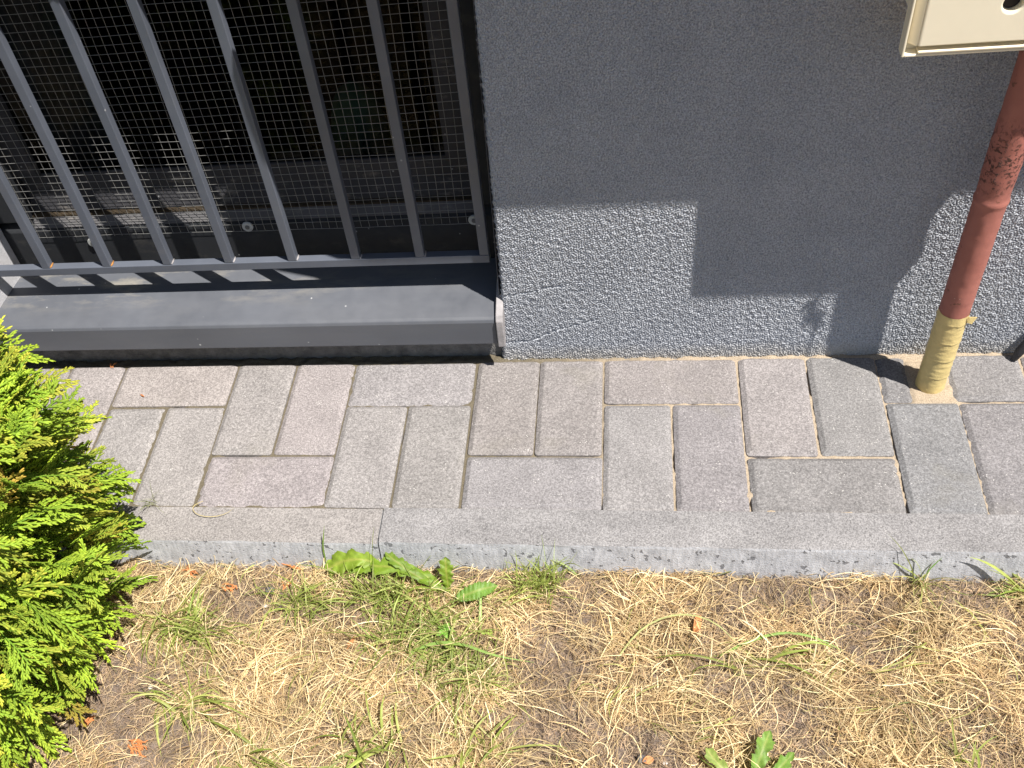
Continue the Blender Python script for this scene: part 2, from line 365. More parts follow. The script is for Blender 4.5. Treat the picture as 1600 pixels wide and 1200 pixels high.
# ------------------------------------------------------------------ house: rendered wall, window, sill, slab
house = empty("house", (-.3, .05, 0)); HO = Vector(house.location)
tag(house, "rough grey rendered house wall with a dark basement window and sloping grey sill", "house")
def H(o): o.location = Vector(o.location) - HO; return o
XL, XR_ = -.992, -.150
ZS, ZT = .128, .717
CRACKS = [[(-.146, .133), (-.105, .140), (-.080, .148), (-.055, .150)], [(-.146, .037), (-.112, .040), (-.068, .063), (-.010, .082)]]
def wall_grid(x0, x1, z0, z1, st, amp, seed, edge=None, y=0.0):
    xs = np.linspace(x0, x1, max(2, int((x1-x0)/st))); zs = np.linspace(z0, z1, max(2, int((z1-z0)/st)))
    X, Z = np.meshgrid(xs, zs)
    n = bandnoise(len(xs), len(zs), st, .0034, .34, seed); n2 = bandnoise(len(xs), len(zs), st, .012, .4, seed+1)
    n = np.tanh(n*.9)
    Y = y - (n*amp + n2*amp*.18) - 0.0
    if edge:   # hairline cracks beside the sill end
        for pts in CRACKS:
            for (xa, za), (xb, zb) in zip(pts[:-1], pts[1:]):
                t = np.clip(((X-xa)*(xb-xa)+(Z-za)*(zb-za))/((xb-xa)**2+(zb-za)**2), 0, 1); d = np.hypot(X-xa-t*(xb-xa), Z-za-t*(zb-za)+.0006*n2)
                Y = Y + .0022*np.exp(-(d/.0011)**2)
    if edge:   # pull the left edge to the slanting reveal arris and round it back into the reveal
        k = np.clip((X-x0)/.03, 0, 1); ex = np.interp(Z, [0, .06, .143, .588, .72], [-.161, -.157, -.1505, -.1425, -.141])
        X = X + (ex - x0)*(1-k) + (n2*.0009+n*.0007)*(1-k)
        Y = Y + .007*np.clip(1-(X-ex)/.005, 0, 1)**2
    nx, nz = len(xs), len(zs); idx = np.arange(nx*nz).reshape(nz, nx)
    F = np.stack([idx[:-1, :-1], idx[:-1, 1:], idx[1:, 1:], idx[1:, :-1]], -1).reshape(-1, 4)
    return np.stack([X, Y, Z], -1).reshape(-1, 3), F
parts = []
parts.append(wall_grid(-.150, .68, -.03, .72, .00095, .00135, 21, edge=True))
parts.append(wall_grid(.68, 1.3, -.03, .72, .0014, .0012, 23)); parts.append(wall_grid(1.3, 2.2, -.03, .72, .006, .0006, 24)); parts.append(wall_grid(-.150, 2.2, .72, 2.0, .006, .0006, 25))
parts.append(wall_grid(-1.30, XL, -.03, .72, .0014, .0012, 27)); parts.append(wall_grid(-2.6, -1.30, -.03, .72, .006, .0006, 28)); parts.append(wall_grid(-2.6, XL, .72, 2.0, .01, .0006, 29)); parts.append(wall_grid(XL, -.150, ZT, 2.0, .006, .0006, 30))
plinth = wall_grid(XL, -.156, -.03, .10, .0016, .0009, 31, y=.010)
V = []; F = []; b = 0
for v, f in parts: V.append(v); F.append(f+b); b += len(v)
wall = mesh_obj("wall", np.concatenate(V), np.concatenate(F), M['stucco'], house, smooth=True); H(wall)
H(mesh_obj('plinth', plinth[0], plinth[1], m_simple('shade_toned_plinth', (.17, .165, .16), .95, .2, .3, 60, .001), house, smooth=True))  # plinth colour darkened to put the shade under the sill into it
# reveals and lintel soffit, wall body behind
m = MB()
m.add([(XL, .003, -.03), (XL+.030, .0905, -.03), (XL+.030, .0905, ZT), (XL, .003, ZT)], [(0, 1, 2, 3)])
m.add([(-.158, .004, -.03), (-.158, .14, -.03), (-.140, .14, ZT), (-.140, .004, ZT)], [(3, 2, 1, 0)])
m.add([(XL, .002, ZT), (XL, .14, ZT), (-.14, .14, ZT), (-.14, .002, ZT)], [(0, 1, 2, 3)])
H(m.build("reveal", M['reveal'], house))
# room behind the glass
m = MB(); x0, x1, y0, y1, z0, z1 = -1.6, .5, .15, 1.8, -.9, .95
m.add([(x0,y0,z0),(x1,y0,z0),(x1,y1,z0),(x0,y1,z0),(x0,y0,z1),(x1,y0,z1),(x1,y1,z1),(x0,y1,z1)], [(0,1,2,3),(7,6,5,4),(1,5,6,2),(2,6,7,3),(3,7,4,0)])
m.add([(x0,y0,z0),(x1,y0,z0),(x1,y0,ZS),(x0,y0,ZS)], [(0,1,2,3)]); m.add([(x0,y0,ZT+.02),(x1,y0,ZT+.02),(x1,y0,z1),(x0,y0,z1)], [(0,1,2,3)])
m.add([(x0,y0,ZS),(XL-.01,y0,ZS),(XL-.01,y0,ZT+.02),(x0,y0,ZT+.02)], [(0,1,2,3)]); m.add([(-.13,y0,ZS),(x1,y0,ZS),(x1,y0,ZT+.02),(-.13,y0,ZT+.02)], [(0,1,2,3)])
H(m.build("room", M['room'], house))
# solid roofed body of the house above/behind so that nothing leaks round it
m = MB(); m.box((-2.6, .02, 2.0), (2.2, 1.9, 2.3)); m.box((-2.62, .03, -.1), (-2.60, 1.9, 2.0)); m.box((2.2, .03, -.1), (2.22, 1.9, 2.0)); m.box((-2.6, 1.9, -.1), (2.2, 1.92, 2.0))
H(m.build("roof", M['concrete'], house))
# window frame: lower panel with its steps, stiles, head
win = empty("window", (-.55, .1, .13)); win.parent = house; H(win)
WO = Vector((-.55, .1, .13))
def Wp(o): o.location = Vector(o.location) - WO; return o
m = MB(); m.extrude_x([(.09, .118), (.14, .118), (.14, .232), (.108, .232), (.0925, .2155), (.09, .212)], XL+.001, -.141)
Wp(m.build("frame", M['frame'], win, .0012))
m = MB(); m.box((XL+.001, .09, .232), (-.905, .14, ZT-.002)); m.box((-.190, .09, .232), (-.141, .14, ZT-.002)); m.box((-.905, .09, ZT-.055), (-.19, .14, ZT-.002))
Wp(m.build("stile", M['frame'], win, .0015))
m = MB(); m.extrude_x([(.103, .2321), (.116, .2321), (.116, .2375), (.103, .2345)], -.905, -.19); Wp(m.build("gasket", M['groove'], win))
m = MB(); m.extrude_x([(.094, .2165), (.1085, .2335), (.1065, .2355), (.0925, .2185)], -.904, -.191); Wp(m.build("drip_strip", M['strip'], win, .0006))
m = MB(); m.extrude_x([(.1085, .238), (.135, .238), (.135, .300), (.1205, .300), (.1195, .266), (.118, .262)], -.904, -.191)
m.box((-.904, .112, .3003), (-.868, .134, ZT-.056)); m.box((-.225, .112, .3003), (-.191, .134, ZT-.056))
Wp(m.build("sash", M['sash'], win, .0012))
m = MB(); m.box((-.867, .1235, .2995), (-.226, .1265, ZT-.057)); Wp(m.build("glass_pane", M['glass'], win))
# sill
m = MB(); top = [(.089, .1335), (.03, .1185), (-.015, .1060), (-.0195, .1035), (-.0215, .0990), (-.0225, .0560), (-.019, .0545)]
inner = [(-.019, .094), (-.015, .101), (.03, .1135), (.089, .1285)]
m.extrude_x(top+inner, XL+.004, -.1605); sill = H(m.build("window_sill", M['sill'], house, .0012))
sO = HO
m = MB(); m.extrude_x([(.045, .1235), (.045, .139), (.0, .1225), (-.021, .1125), (-.0265, .105), (-.0285, .0545), (-.018, .053), (-.004, .085)], -.1595, -.1485)
ec = m.build("end_cap", M['cap'], sill, .0015); 
m = MB(); m.extrude_x([(.088, .1305), (.088, .150), (.0, .1245), (-.021, .1125), (-.0265, .105), (-.0285, .0545), (-.018, .053), (-.004, .085)], XL+.0005, XL+.0038)
ec2 = m.build("end_cap", M['cap'], sill)
# unseen slab added to shade the wall; plan worked back from the shadow outline
Hh = 0.78
shadow = [(-.30, .2885), (-.345, .3025), (-.350, .36), (-.4175, .475), (-.4225, .541), (-.4113, .583), (-.3475, .70), (-.30, .78)]
plan = [(x+KX*(Hh-z)/QZ, -(Hh-z)/QZ) for x, z in shadow]
plan = [(1.9, -(Hh-.284)/QZ)] + [(.45, -(Hh-.284)/QZ)] + plan + [(1.9, 0)]
n = len(plan); m = MB(); m.add([(x, y, Hh) for x, y in plan]+[(x, y, Hh+.06) for x, y in plan], [tuple(range(n)), tuple(range(n, 2*n))[::-1]]+[(i, (i+1) % n, n+(i+1) % n, n+i) for i in range(n)][::-1])
H(m.build("unseen_shade_slab", M['concrete'], house))

# ------------------------------------------------------------------ security grille
YG = .0275; BW = .0135
gr = empty("window_grille", (-.55, YG, .18)); GO = Vector(gr.location)
tag(gr, "blue grey steel bar grille standing in front of the basement window", "window grille")
def Gp(o): o.location = Vector(o.location) - GO; return o
bars = [-.9715, -.873, -.7695, -.6685, -.568, -.4665, -.3675, -.269]
m = MB(); m.box((XL+.006, YG, .1745), (-.1655, YG+.014, .1885)); rail = Gp(m.build("rail", M['grille'], gr, .0011))
m = MB(); m.box((-.1795, YG+.0003, .1887), (-.1657, YG+.0141, .71)); Gp(m.build("end_post", M['grille'], gr, .0011))
m = MB(); m.box((-.9715, YG+.0003, .697), (-.180, YG+.0137, .71)); Gp(m.build("top_rail", M['grille'], gr, .0011))
for x in bars:
    m = MB(); m.box((x-BW/2, YG+.0004, .1886), (x+BW/2, YG+.0139, .6968)); Gp(m.build("bar", M['grille'], gr, .0010))
# weld beads at bar feet, a little rusty
rust = m_simple("weld_rust", (.36, .17, .05), .8, .3, .4, 200)
for x in bars[1:]:
    m = MB(); m.tube([(x+BW/2+.0006, YG+.0012, .1894), (x+BW/2+.001, YG+.0075, .1894), (x+BW/2+.0006, YG+.0135, .1894)], [.0011, .0016, .001], 6)
    o = Gp(m.build("weld", rust if x in (-.873, -.7695) else M['cap'], gr, smooth=True))

# ------------------------------------------------------------------ wire mesh screwed to the window frame
ms = empty("wire_screen", (-.55, .088, .45)); MO = Vector(ms.location)
tag(ms, "square galvanised wire mesh stretched over the window behind the grille", "wire mesh")
def build_wires():
    m = MB(); pit = .0127; x0, x1, z0, z1 = -.912, -.186, .2035, .712; r = random.Random(5)
    def wob(x, z): return .0012*math.sin(x*17+z*9)+.0009*math.sin(x*41-z*23), .0011*math.sin(x*13+2+z*6)+.0006*math.sin(z*37)
    nz = int((z1-z0)/pit)+1; nx = int((x1-x0)/pit)+1
    for i in range(nx):
        x = x0+i*pit; P = []
        for k in range(34):
            z = z0-.001+(z1-z0)*k/33; dx, dy = wob(x, z); P.append((x+dx, .0872+dy*.5, z))
        m.tube(P, .00040, 5, False)
    for j in range(nz):
        z = z0+j*pit; P = []
        for k in range(46):
            x = x0+(x1-x0)*k/45; dx, dy = wob(x, z); P.append((x, .0864+dy*.5, z+.0016*math.sin(x*6+z*3)+dx*.4))
        m.tube(P, .00040, 5, False)
    o = m.build("wires", M['wire'], ms, smooth=True); o.location = -MO
build_wires()
for k, (x, z) in enumerate([(-.546, .2105), (-.191, .2075), (-.813, .1905)]):
    m = MB(); m.tube([(x, .0885, z), (x, .0866, z), (x, .0856, z)], [.0088, .0088, .0076], 24)
    o = m.build("washer", M['washer'], ms, smooth=False); o.location = -MO
    m = MB(); m.tube([(x, .0858, z), (x, .0848, z), (x, .0840, z)], [.0038, .0038, .0028], 12)
    s = m.build("screw", M['screw'], o)
# ------------------------------------------------------------------ behind the glass
def curtain():
    V = []; F = []; nx = 60; nz = 14
    for k in range(nz):
        z = .1+.62*k/(nz-1)
        for i in range(nx):
            t = i/(nx-1); V.append((-.93+.16*t+.05*(z-.5)+.0, .21+.008*math.sin(t*38+z*3)+.004*math.sin(t*90), z))
    for k in range(nz-1):
        for i in range(nx-1): F.append((k*nx+i, k*nx+i+1, (k+1)*nx+i+1, (k+1)*nx+i))
    o = mesh_obj("curtain", V, F, M['curtain'], smooth=True); s = o.modifiers.new("s", 'SOLIDIFY'); s.thickness = .0015
    tag(o, "dim greyish purple curtain hanging behind the left side of the window", "curtain")
curtain()
m = MB(); P = [(-.388, .27, .12+.22*t) for t in np.linspace(0, 1, 14)]; rr = [.046*math.sqrt(max(.003, 1-max(0, (t-.55)/.45)**2)) if t > .55 else .046-.004*(.55-t) for t in np.linspace(0, 1, 14)]  # rounded form added to stand for a pale green reflection in the glass
m.tube(P, rr, 28); v = m.build("reflection_form", M['reflection_form'], smooth=True); tag(v, "pale green rounded form added behind the window glass to stand for a reflection", "reflection_form")

# ------------------------------------------------------------------ gas box, pipe
gb = empty("gas_box", (.45, -.05, .6)); BO = Vector(gb.location); tag(gb, "cream gas meter box fixed to the wall above the red pipe", "gas box")
def Bp(o): o.location = Vector(o.location) - BO; return o
m = MB(); m.box((.3147, -.094, .5915), (.579, -.002, .97)); Bp(m.build("body", M['cream'], gb, .003))
# lid: shallow tray, raised front panel, hanging gutter lip along its foot
m = MB(); m.box((.3135, -.0985, .549), (.5885, -.0945, .99)); m.box((.3135, -.112, .549), (.3160, -.0987, .99)); m.box((.5860, -.112, .549), (.5885, -.0987, .99))
m.box((.3162, -.112, .549), (.5858, -.0988, .5515)); Bp(m.build("lid", M['cream'], gb, .0008))
def panel():
    # front panel with a round lock hole
    x0, x1, z0, z1, cx, cz, r = .3272, .5835, .5600, .985, .4085, .6005, .0095
    n = 32; V = []; F = []
    for y in (-.1125, -.0990):
        for k in range(n):
            a = 2*math.pi*k/n; V.append((cx+r*math.cos(a), y, cz+r*math.sin(a)))
        for k in range(n):
            a = 2*math.pi*k/n; c, s = math.cos(a), math.sin(a)
            tx = ((x1-cx)/c if c > 1e-6 else (x0-cx)/c if c < -1e-6 else 1e9); tz = ((z1-cz)/s if s > 1e-6 else (z0-cz)/s if s < -1e-6 else 1e9)
            t = min(abs(tx), abs(tz)); V.append((cx+c*t, y, cz+s*t))
    # snap nearest rim points to the four corners
    for off in (n, 3*n):
        for X, Z in ((x0, z0), (x1, z0), (x1, z1), (x0, z1)):
            j = min(range(n), key=lambda k: (V[off+k][0]-X)**2+(V[off+k][2]-Z)**2); V[off+j] = (X, V[off+j][1], Z)
    for k in range(n):
        q = (k+1) % n
        F += [(k, q, n+q, n+k), (2*n+k, 3*n+k, 3*n+q, 2*n+q), (n+k, n+q, 3*n+q, 3*n+k), (k, 2*n+k, 2*n+q, q)]
    o = mesh_obj("door_panel", V, F, M['cream'], gb); b = o.modifiers.new("b", 'BEVEL'); b.width = .0022; b.segments = 3; b.limit_method = 'ANGLE'; b.angle_limit = R(50)
    return Bp(o)
pn = panel()
m = MB(); m.extrude_x([(-.1005, .5520), (-.1120, .5520), (-.1135, .5535), (-.1135, .5552), (-.1105, .5552), (-.1095, .5540), (-.1005, .5540)][::-1], .3290, .5858)
Bp(m.build("gutter_lip", M['cream'], gb, .0005))
m = MB(); m.tube([(.4085, -.0985, .6005), (.4085, -.1035, .6005)], [.0092, .0088], 20); Bp(m.build("lock", M['hole'], gb))
# vertical shallow rib on the front panel's left edge
m = MB(); pr_ = [(.3185, -.0990), (.3185, -.1030), (.3270, -.1122), (.3270, -.0990)]; m.add([(x, y, z) for z in (.5602, .985) for x, y in pr_], [(3, 2, 1, 0), (4, 5, 6, 7), (0, 1, 5, 4), (1, 2, 6, 5), (2, 3, 7, 6), (3, 0, 4, 7)]); Bp(m.build("slanted_edge", M['cream'], gb, .0012))

PX, PY = .4685, -.0600
pp = empty("gas_pipe", (PX, PY, 0)); tag(pp, "red painted steel gas pipe rising from the paving to the cream box", "pipe")
def ring_tube(zs, rf, seg=48, seed=1, amp=0.0):
    r = np.random.default_rng(seed); V = []; F = []
    ns = bandnoise(seg, len(zs), 1, 9, .5, seed)
    for j, z in enumerate(zs):
        for k in range(seg):
            a = 2*math.pi*k/seg; rad = rf(z, a)+amp*ns[j, k]; V.append((rad*math.cos(a), rad*math.sin(a), z))
    for j in range(len(zs)-1):
        for k in range(seg): F.append((j*seg+k, j*seg+(k+1) % seg, (j+1)*seg+(k+1) % seg, (j+1)*seg+k))
    return V, F
def rf(z, a):
    r = .0193
    r += .0016*math.exp(-((z-.326-.0012*math.sin(2*a))/.0035)**2)       # weld bead
    r += .0009*(1/(1+math.exp(-(z-.352)/.004)))*(1/(1+math.exp((z-.43)/.006)))
    return r
V, F = ring_tube(np.arange(.1405, .62, .003), rf, seed=4, amp=.00012); mesh_obj("pipe", V, F, M['pipe'], pp, smooth=True)
def tf(z, a):
    t = (z*1.0+a/(2*math.pi)*.010) % .034
    return .0200+.0004*math.exp(-(t/.0018)**2) - .0006*t/.034 + .0002*math.sin(a*3+z*40)*(z < .06)
V, F = ring_tube(np.arange(-.02, .1445, .0013), tf, seg=60, seed=8, amp=.00012); mesh_obj("tape", V, F, M['tape'], pp, smooth=True)
m = MB(); m.add([(.0150, -.0150, .1435), (.0265, -.0125, .1405), (.0215, -.0145, .1300), (.0150, -.0152, .1330)], [(0, 1, 2, 3)])
fl = m.build("tape_flap", M['tape'], pp); s = fl.modifiers.new("s", 'SOLIDIFY'); s.thickness = .0008
# hose at the wall foot on the right
m = MB(); m.tube([(.5895, -.018, .004), (.594, -.016, .018), (.606, -.014, .046), (.624, -.013, .082), (.647, -.012, .124)], [.0045, .0068, .0074, .0074, .0074], 16)
hs = m.build("hose", M['hose'], smooth=True); tag(hs, "black hose leaning on the wall foot right of the pipe", "hose")
# dry twig caught under the box
m = MB(); b0 = Vector((.494, -.113, .552))
m.tube([b0, b0+Vector((-.004, 0, -.03)), b0+Vector((.002, .002, -.065)), b0+Vector((-.001, 0, -.125))], [.0022, .0022, .0018, .0014], 5)
for dz, dx in ((-.012, -.024), (-.022, -.016), (-.03, .012), (-.038, -.02), (-.05, .010), (-.028, -.010), (-.045, -.014)):
    p = b0+Vector((0, 0, dz)); m.tube([p, p+Vector((dx*.6, 0, -.008)), p+Vector((dx, .003, -.020))], [.0018, .0030, .0008], 4)
tw = m.build("dry_twig", M['dry']); tag(tw, "dry brown twig hanging below the cream gas box", "twig")

# ------------------------------------------------------------------ ribbons (grass, straw)
def ribbons(P, W, nrm_jit=1.0, seed=0, keel=0.0):
    """P: (N,K,3) spines, W: (N,K) half widths -> verts, faces"""
    r = np.random.default_rng(seed); N, K, _ = P.shape
    T = np.gradient(P, axis=1); T /= np.linalg.norm(T, axis=2, keepdims=True)+1e-12
    up = np.array([0, 0, 1.0])+r.normal(size=(N, 1, 3))*nrm_jit; up /= np.linalg.norm(up, axis=2, keepdims=True)
    Sd = np.cross(T, up); Sd /= np.linalg.norm(Sd, axis=2, keepdims=True)+1e-9
    Nn = np.cross(Sd, T)
    L = P-Sd*W[..., None]; Rr = P+Sd*W[..., None]; Mi = P-Nn*W[..., None]*keel
    if keel:
        V = np.stack([L, Mi, Rr], 2); c = 3
    else: V = np.stack([L, Rr], 2); c = 2
    V = V.reshape(-1, 3); base = (np.arange(N)[:, None]*K+np.arange(K-1)[None])*c
    fs = [np.stack([base+j, base+j+1, base+c+j+1, base+c+j], -1).reshape(-1, 4) for j in range(c-1)]
    return V, np.concatenate(fs), c
def lowfreq(x, y, seed, lam=.12):
    r = np.random.default_rng(seed); s = 0
    for _ in range(7):
        a = r.uniform(0, 2*math.pi); f = r.uniform(.6, 1.8)*2*math.pi/lam; s = s+np.sin((x*math.cos(a)+y*math.sin(a))*f+r.uniform(0, 6.28))
    return s/math.sqrt(3.5)
X0, X1, Y0, Y1 = -1.42, 1.28, -1.28, -.352
bare = [(-.60, -.64, .075, .05), (-.67, -.60, .06, .05), (-.46, -.42, .055, .035), (.05, -.63, .05, .03), (-.05, -.60, .03, .03), (-.33, -.60, .02, .02), (.30, -.40, .10, .025), (-.07, -.50, .03, .04), (-.40, -.44, .03, .02), (.22, -.56, .025, .02), (-.12, -.60, .03, .02)]
def density(x, y):
    d = .60+.30*lowfreq(x, y, 101, .16)+.16*lowfreq(x, y, 102, .05)
    for bx, by, rx, ry in bare: d = d-1.3*np.exp(-((x-bx)/rx)**2-((y-by)/ry)**2)
    d = d+.5*np.exp(-((x+.36)/.12)**2-((y+.56)/.07)**2)+.4*np.exp(-((x-.38)/.12)**2-((y+.55)/.06)**2)
    d = np.where(y > -.385, d*.75, d)
    return np.clip(d, .03, 1)
def strand_field(N, length, wid, curl, lift, seed, cols, layer=0.0, flow=.9, K=7, dens=True, keel=0.0, flat=.8):
    r = np.random.default_rng(seed)
    x = r.uniform(X0, X1, N*3); y = r.uniform(Y0, Y1, N*3)
    k = r.uniform(size=N*3) < (density(x, y) if dens else .34); x = x[k][:N]; y = y[k][:N]; N = len(x)
    ang = lowfreq(x, y, seed+7, .22)*2.2+r.normal(size=N)*flow
    L = length*np.exp(r.normal(size=N)*.35); cv = r.normal(size=N)*curl; cv2 = r.normal(size=N)*curl*1.2
    pitch0 = np.abs(r.normal(size=N))*lift; P = np.zeros((N, K, 3)); p = np.stack([x, y, GZ+ground_h(x, y)+.0005+layer*r.uniform(size=N)], 1)
    a = ang.copy(); ds = L/(K-1)
    for j in range(K):
        P[:, j] = p; t = j/(K-1)
        pit = pitch0*(1-2.15*t)+r.normal(size=N)*.14
        d = np.stack([np.cos(a)*np.cos(pit), np.sin(a)*np.cos(pit), np.sin(pit)], 1)
        p = p+d*ds[:, None]; g = GZ+ground_h(p[:, 0], p[:, 1])+.0006; p[:, 2] = np.maximum(p[:, 2], g)
        p[:, 1] = np.minimum(p[:, 1], -.3575)
        a = a+(cv+cv2*t+r.normal(size=N)*.22)/(K-1)
    Wd = wid*np.exp(r.normal(size=N)*.35)[:, None]*np.interp(np.linspace(0, 1, K), [0, .2, .75, 1], [.6, 1, .8, .12])[None]
    V, F, c = ribbons(P, Wd, flat, seed+1, keel)
    w_ = r.dirichlet([.7]*len(cols), N); col = (w_@np.array(cols))*np.exp(r.normal(size=N)*.18)[:, None]
    pl = lowfreq(x, y, 55, .2); col = col*(1+.10*pl[:, None])
    CC = np.ones((N, K*c, 4)); CC[..., :3] = col[:, None]
    return V, F, CC.reshape(-1, 4)
def merge(L):
    V = []; F = []; Cc = []; b = 0
    for v, f, c in L: V.append(v); F.append(f+b); Cc.append(c); b += len(v)
    return np.concatenate(V), np.concatenate(F), np.concatenate(Cc)
straw_cols = [(.50, .36, .18), (.60, .47, .27), (.33, .20, .10), (.42, .28, .14)]
thatch_cols = [(.36, .25, .15), (.46, .33, .20), (.26, .17, .12), (.54, .43, .28)]
fine = strand_field(232500, .016, .00025, 2.2, .6, 201, thatch_cols, .003, 2.0, 6, False)
mid_ = strand_field(96100, .032, .00030, 1.3, .55, 202, straw_cols, .005, 1.0, 7)
top = strand_field(26350, .050, .00038, 1.1, .42, 203, [(.68, .52, .26), (.78, .66, .42), (.52, .36, .17)], .009, .7, 8)
pale = strand_field(465, .055, .00065, .9, .32, 204, [(.80, .70, .45), (.70, .62, .36), (.55, .55, .22)], .014, 1.5, 9, True, .35)
mat = strand_field(20150, .052, .00036, .7, .38, 205, [(.76, .60, .32), (.60, .42, .20), (.86, .73, .46)], .011, .45, 8, True)
V, F, Cc = merge([fine, mid_, top, pale, mat])
o = mesh_obj("dry_grass", V, F, M['straw'], col=Cc); tag(o, "tangled straw coloured dry lawn grass covering the soil below the kerb", "dry grass", kind='stuff')
gmix = strand_field(2635, .045, .0006, 1.2, .5, 210, [(.20, .28, .05), (.34, .38, .10), (.45, .42, .16)], .008, 1.0, 8, True, .35)
V, F, Cc = gmix; o = mesh_obj("sparse_grass", V, F, M['blade'], col=Cc); tag(o, "scattered single green blades growing through the dry lawn", "grass", kind='stuff')

# green tufts, one object each
def tuft(cx, cy, rx, ry, n, length, wid, label, tilt=.9, seed=1, cols=None, dirs=None, bend=1.3, z0=None, name="grass_tuft", arc=None):
    r = np.random.default_rng(seed); K = 9
    cols = cols or [(.16, .24, .035), (.26, .34, .06), (.42, .46, .14)]
    x = cx+r.normal(size=n)*rx*.5; y = cy+r.normal(size=n)*ry*.5; y = np.minimum(y, -.360) if z0 is None else y
    a = r.uniform(0, 2*math.pi, n) if dirs is None else np.array([dirs[i % len(dirs)] for i in range(n)])+r.normal(size=n)*.22
    L = length*np.exp(r.normal(size=n)*.28); p = np.stack([x, y, (GZ+ground_h(x, y)) if z0 is None else np.full(n, z0)], 1)
    pit0 = np.clip(r.normal(size=n)*.3+tilt, .1, 1.5); cv = r.normal(size=n)*.5; P = np.zeros((n, K, 3)); ds = L/(K-1)
    fl = (GZ+.002) if z0 is None else z0+.001
    for j in range(K):
        P[:, j] = p; t = j/(K-1); pit = pit0-bend*t**1.1*(1+.3*r.normal(size=n)*.3)
        p = p+np.stack([np.cos(a)*np.cos(pit), np.sin(a)*np.cos(pit), np.sin(pit)], 1)*ds[:, None]; p[:, 2] = np.maximum(p[:, 2], fl)
        if z0 is None: p[:, 1] = np.minimum(p[:, 1], np.where(p[:, 2] < .0, -.3585, 9))
        a = a+cv/(K-1)
    Wd = wid*np.exp(r.normal(size=n)*.25)[:, None]*np.interp(np.linspace(0, 1, K), [0, .25, .7, 1], [.65, 1, .8, .08])[None]
    V, F, c = ribbons(P, Wd, .45, seed+5, .35)
    w_ = r.dirichlet([.8]*len(cols), n); col = (w_@np.array(cols))*np.exp(r.normal(size=n)*.15)[:, None]
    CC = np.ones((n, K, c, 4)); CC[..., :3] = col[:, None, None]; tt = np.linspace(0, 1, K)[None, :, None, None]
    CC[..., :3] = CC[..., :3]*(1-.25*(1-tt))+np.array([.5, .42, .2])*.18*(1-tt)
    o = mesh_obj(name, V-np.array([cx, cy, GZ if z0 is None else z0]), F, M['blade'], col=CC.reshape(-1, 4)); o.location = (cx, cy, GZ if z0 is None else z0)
    return tag(o, label, "grass tuft", "green grass tufts in the dry lawn")
tuft(-.302, -.412, .06, .022, 170, .050, .0008, "loose yellow green tuft just below the long jagged dandelion leaf", seed=11, tilt=1.0)
tuft(-.415, -.425, .05, .025, 110, .050, .0008, "thin yellow green tuft at the left end of the dandelion leaves", seed=12, tilt=.8)
tuft(-.235, -.475, .06, .045, 300, .055, .0009, "dense dark green tuft in the middle of the lawn under the dandelion", seed=13, tilt=.75, cols=[(.14, .22, .03), (.24, .33, .06), (.40, .44, .14)])
tuft(-.165, -.530, .045, .04, 170, .045, .0008, "lower green tuft right of the bright straw heap", seed=14, tilt=.7, cols=[(.14, .22, .03), (.24, .33, .06), (.40, .42, .15)])
tuft(-.088, -.392, .032, .022, 140, .050, .00075, "compact upright green tuft against the kerb right of the round leaf", seed=15, tilt=1.25)
tuft(-.585, -.476, .055, .022, 150, .055, .0010, "green tuft with long blades just right of the thuja shrub", seed=16, tilt=.8, dirs=[0.0, -.6, .3, 2.8, 1.2, -1.5])
tuft(-.545, -.592, .035, .022, 60, .055, .0011, "low green tuft lower right of the thuja beside bare soil", seed=17, tilt=.6, dirs=[.2, -.4, .7, 2.6, -1.3])
tuft(.408, -.372, .014, .008, 26, .062, .0008, "small pale green tuft with one tall blade against the kerb below the pipe", seed=18, tilt=1.25, cols=[(.38, .42, .12), (.5, .46, .2), (.2, .32, .06)])
tuft(.548, -.385, .02, .008, 14, .062, .0016, "broad bladed green tuft leaning in from the right edge by the kerb", seed=19, tilt=.55, dirs=[2.9, 3.3, 2.6, 3.0, 3.6], bend=.6)
tuft(.20, -.492, .035, .014, 26, .06, .0014, "flat green blades beside a fallen brown leaf at right centre", seed=20, tilt=.4, dirs=[.2, .4, 3.3, 2.9, -.2])
tuft(-.150, -.628, .035, .02, 30, .06, .0014, "short broad blades at the bottom edge below the green middle tuft", seed=21, tilt=.8)
tuft(-.285, -.640, .04, .018, 34, .065, .0015, "broad green blades rising from the bottom edge below the straw heap", seed=22, tilt=.9)
tuft(-.43, -.652, .05, .018, 26, .07, .0014, "thin green blades along the bottom edge left of centre", seed=23, tilt=.6, dirs=[-.4, -.6, 2.7, .2])
tuft(.415, -.625, .02, .012, 14, .05, .0014, "few green blades at the bottom edge toward the right corner", seed=24, tilt=1.2)
# grass in the paving joint
jg = tuft(-.664, -.292, .010, .002, 12, .040, .0004, "thin green grass sprouting from the paving joint beside the thuja shrub", seed=31, tilt=1.0, z0=.0, cols=[(.14, .2, .05), (.25, .28, .10)], bend=1.0)
def strand(name, pts, w, colr, label, cat, mat='blade'):
    P = np.array(pts, float); K = 14; t = np.linspace(0, 1, len(P)); tt = np.linspace(0, 1, K)
    # Catmull-like smoothing
    Q = np.stack([np.interp(tt, t, P[:, i]) for i in range(3)], 1)
    for _ in range(3): Q[1:-1] = (Q[:-2]+2*Q[1:-1]+Q[2:])/4
    W_ = w*np.interp(tt, [0, .15, .7, 1], [.6, 1, .8, .1])
    V, F, c = ribbons(Q[None], W_[None], .2, 3, .4); CC = np.ones((len(V), 4)); CC[:, :3] = colr
    c0 = P[0]; o = mesh_obj(name, V-c0, F, M[mat], col=CC); o.location = c0; return tag(o, label, cat)
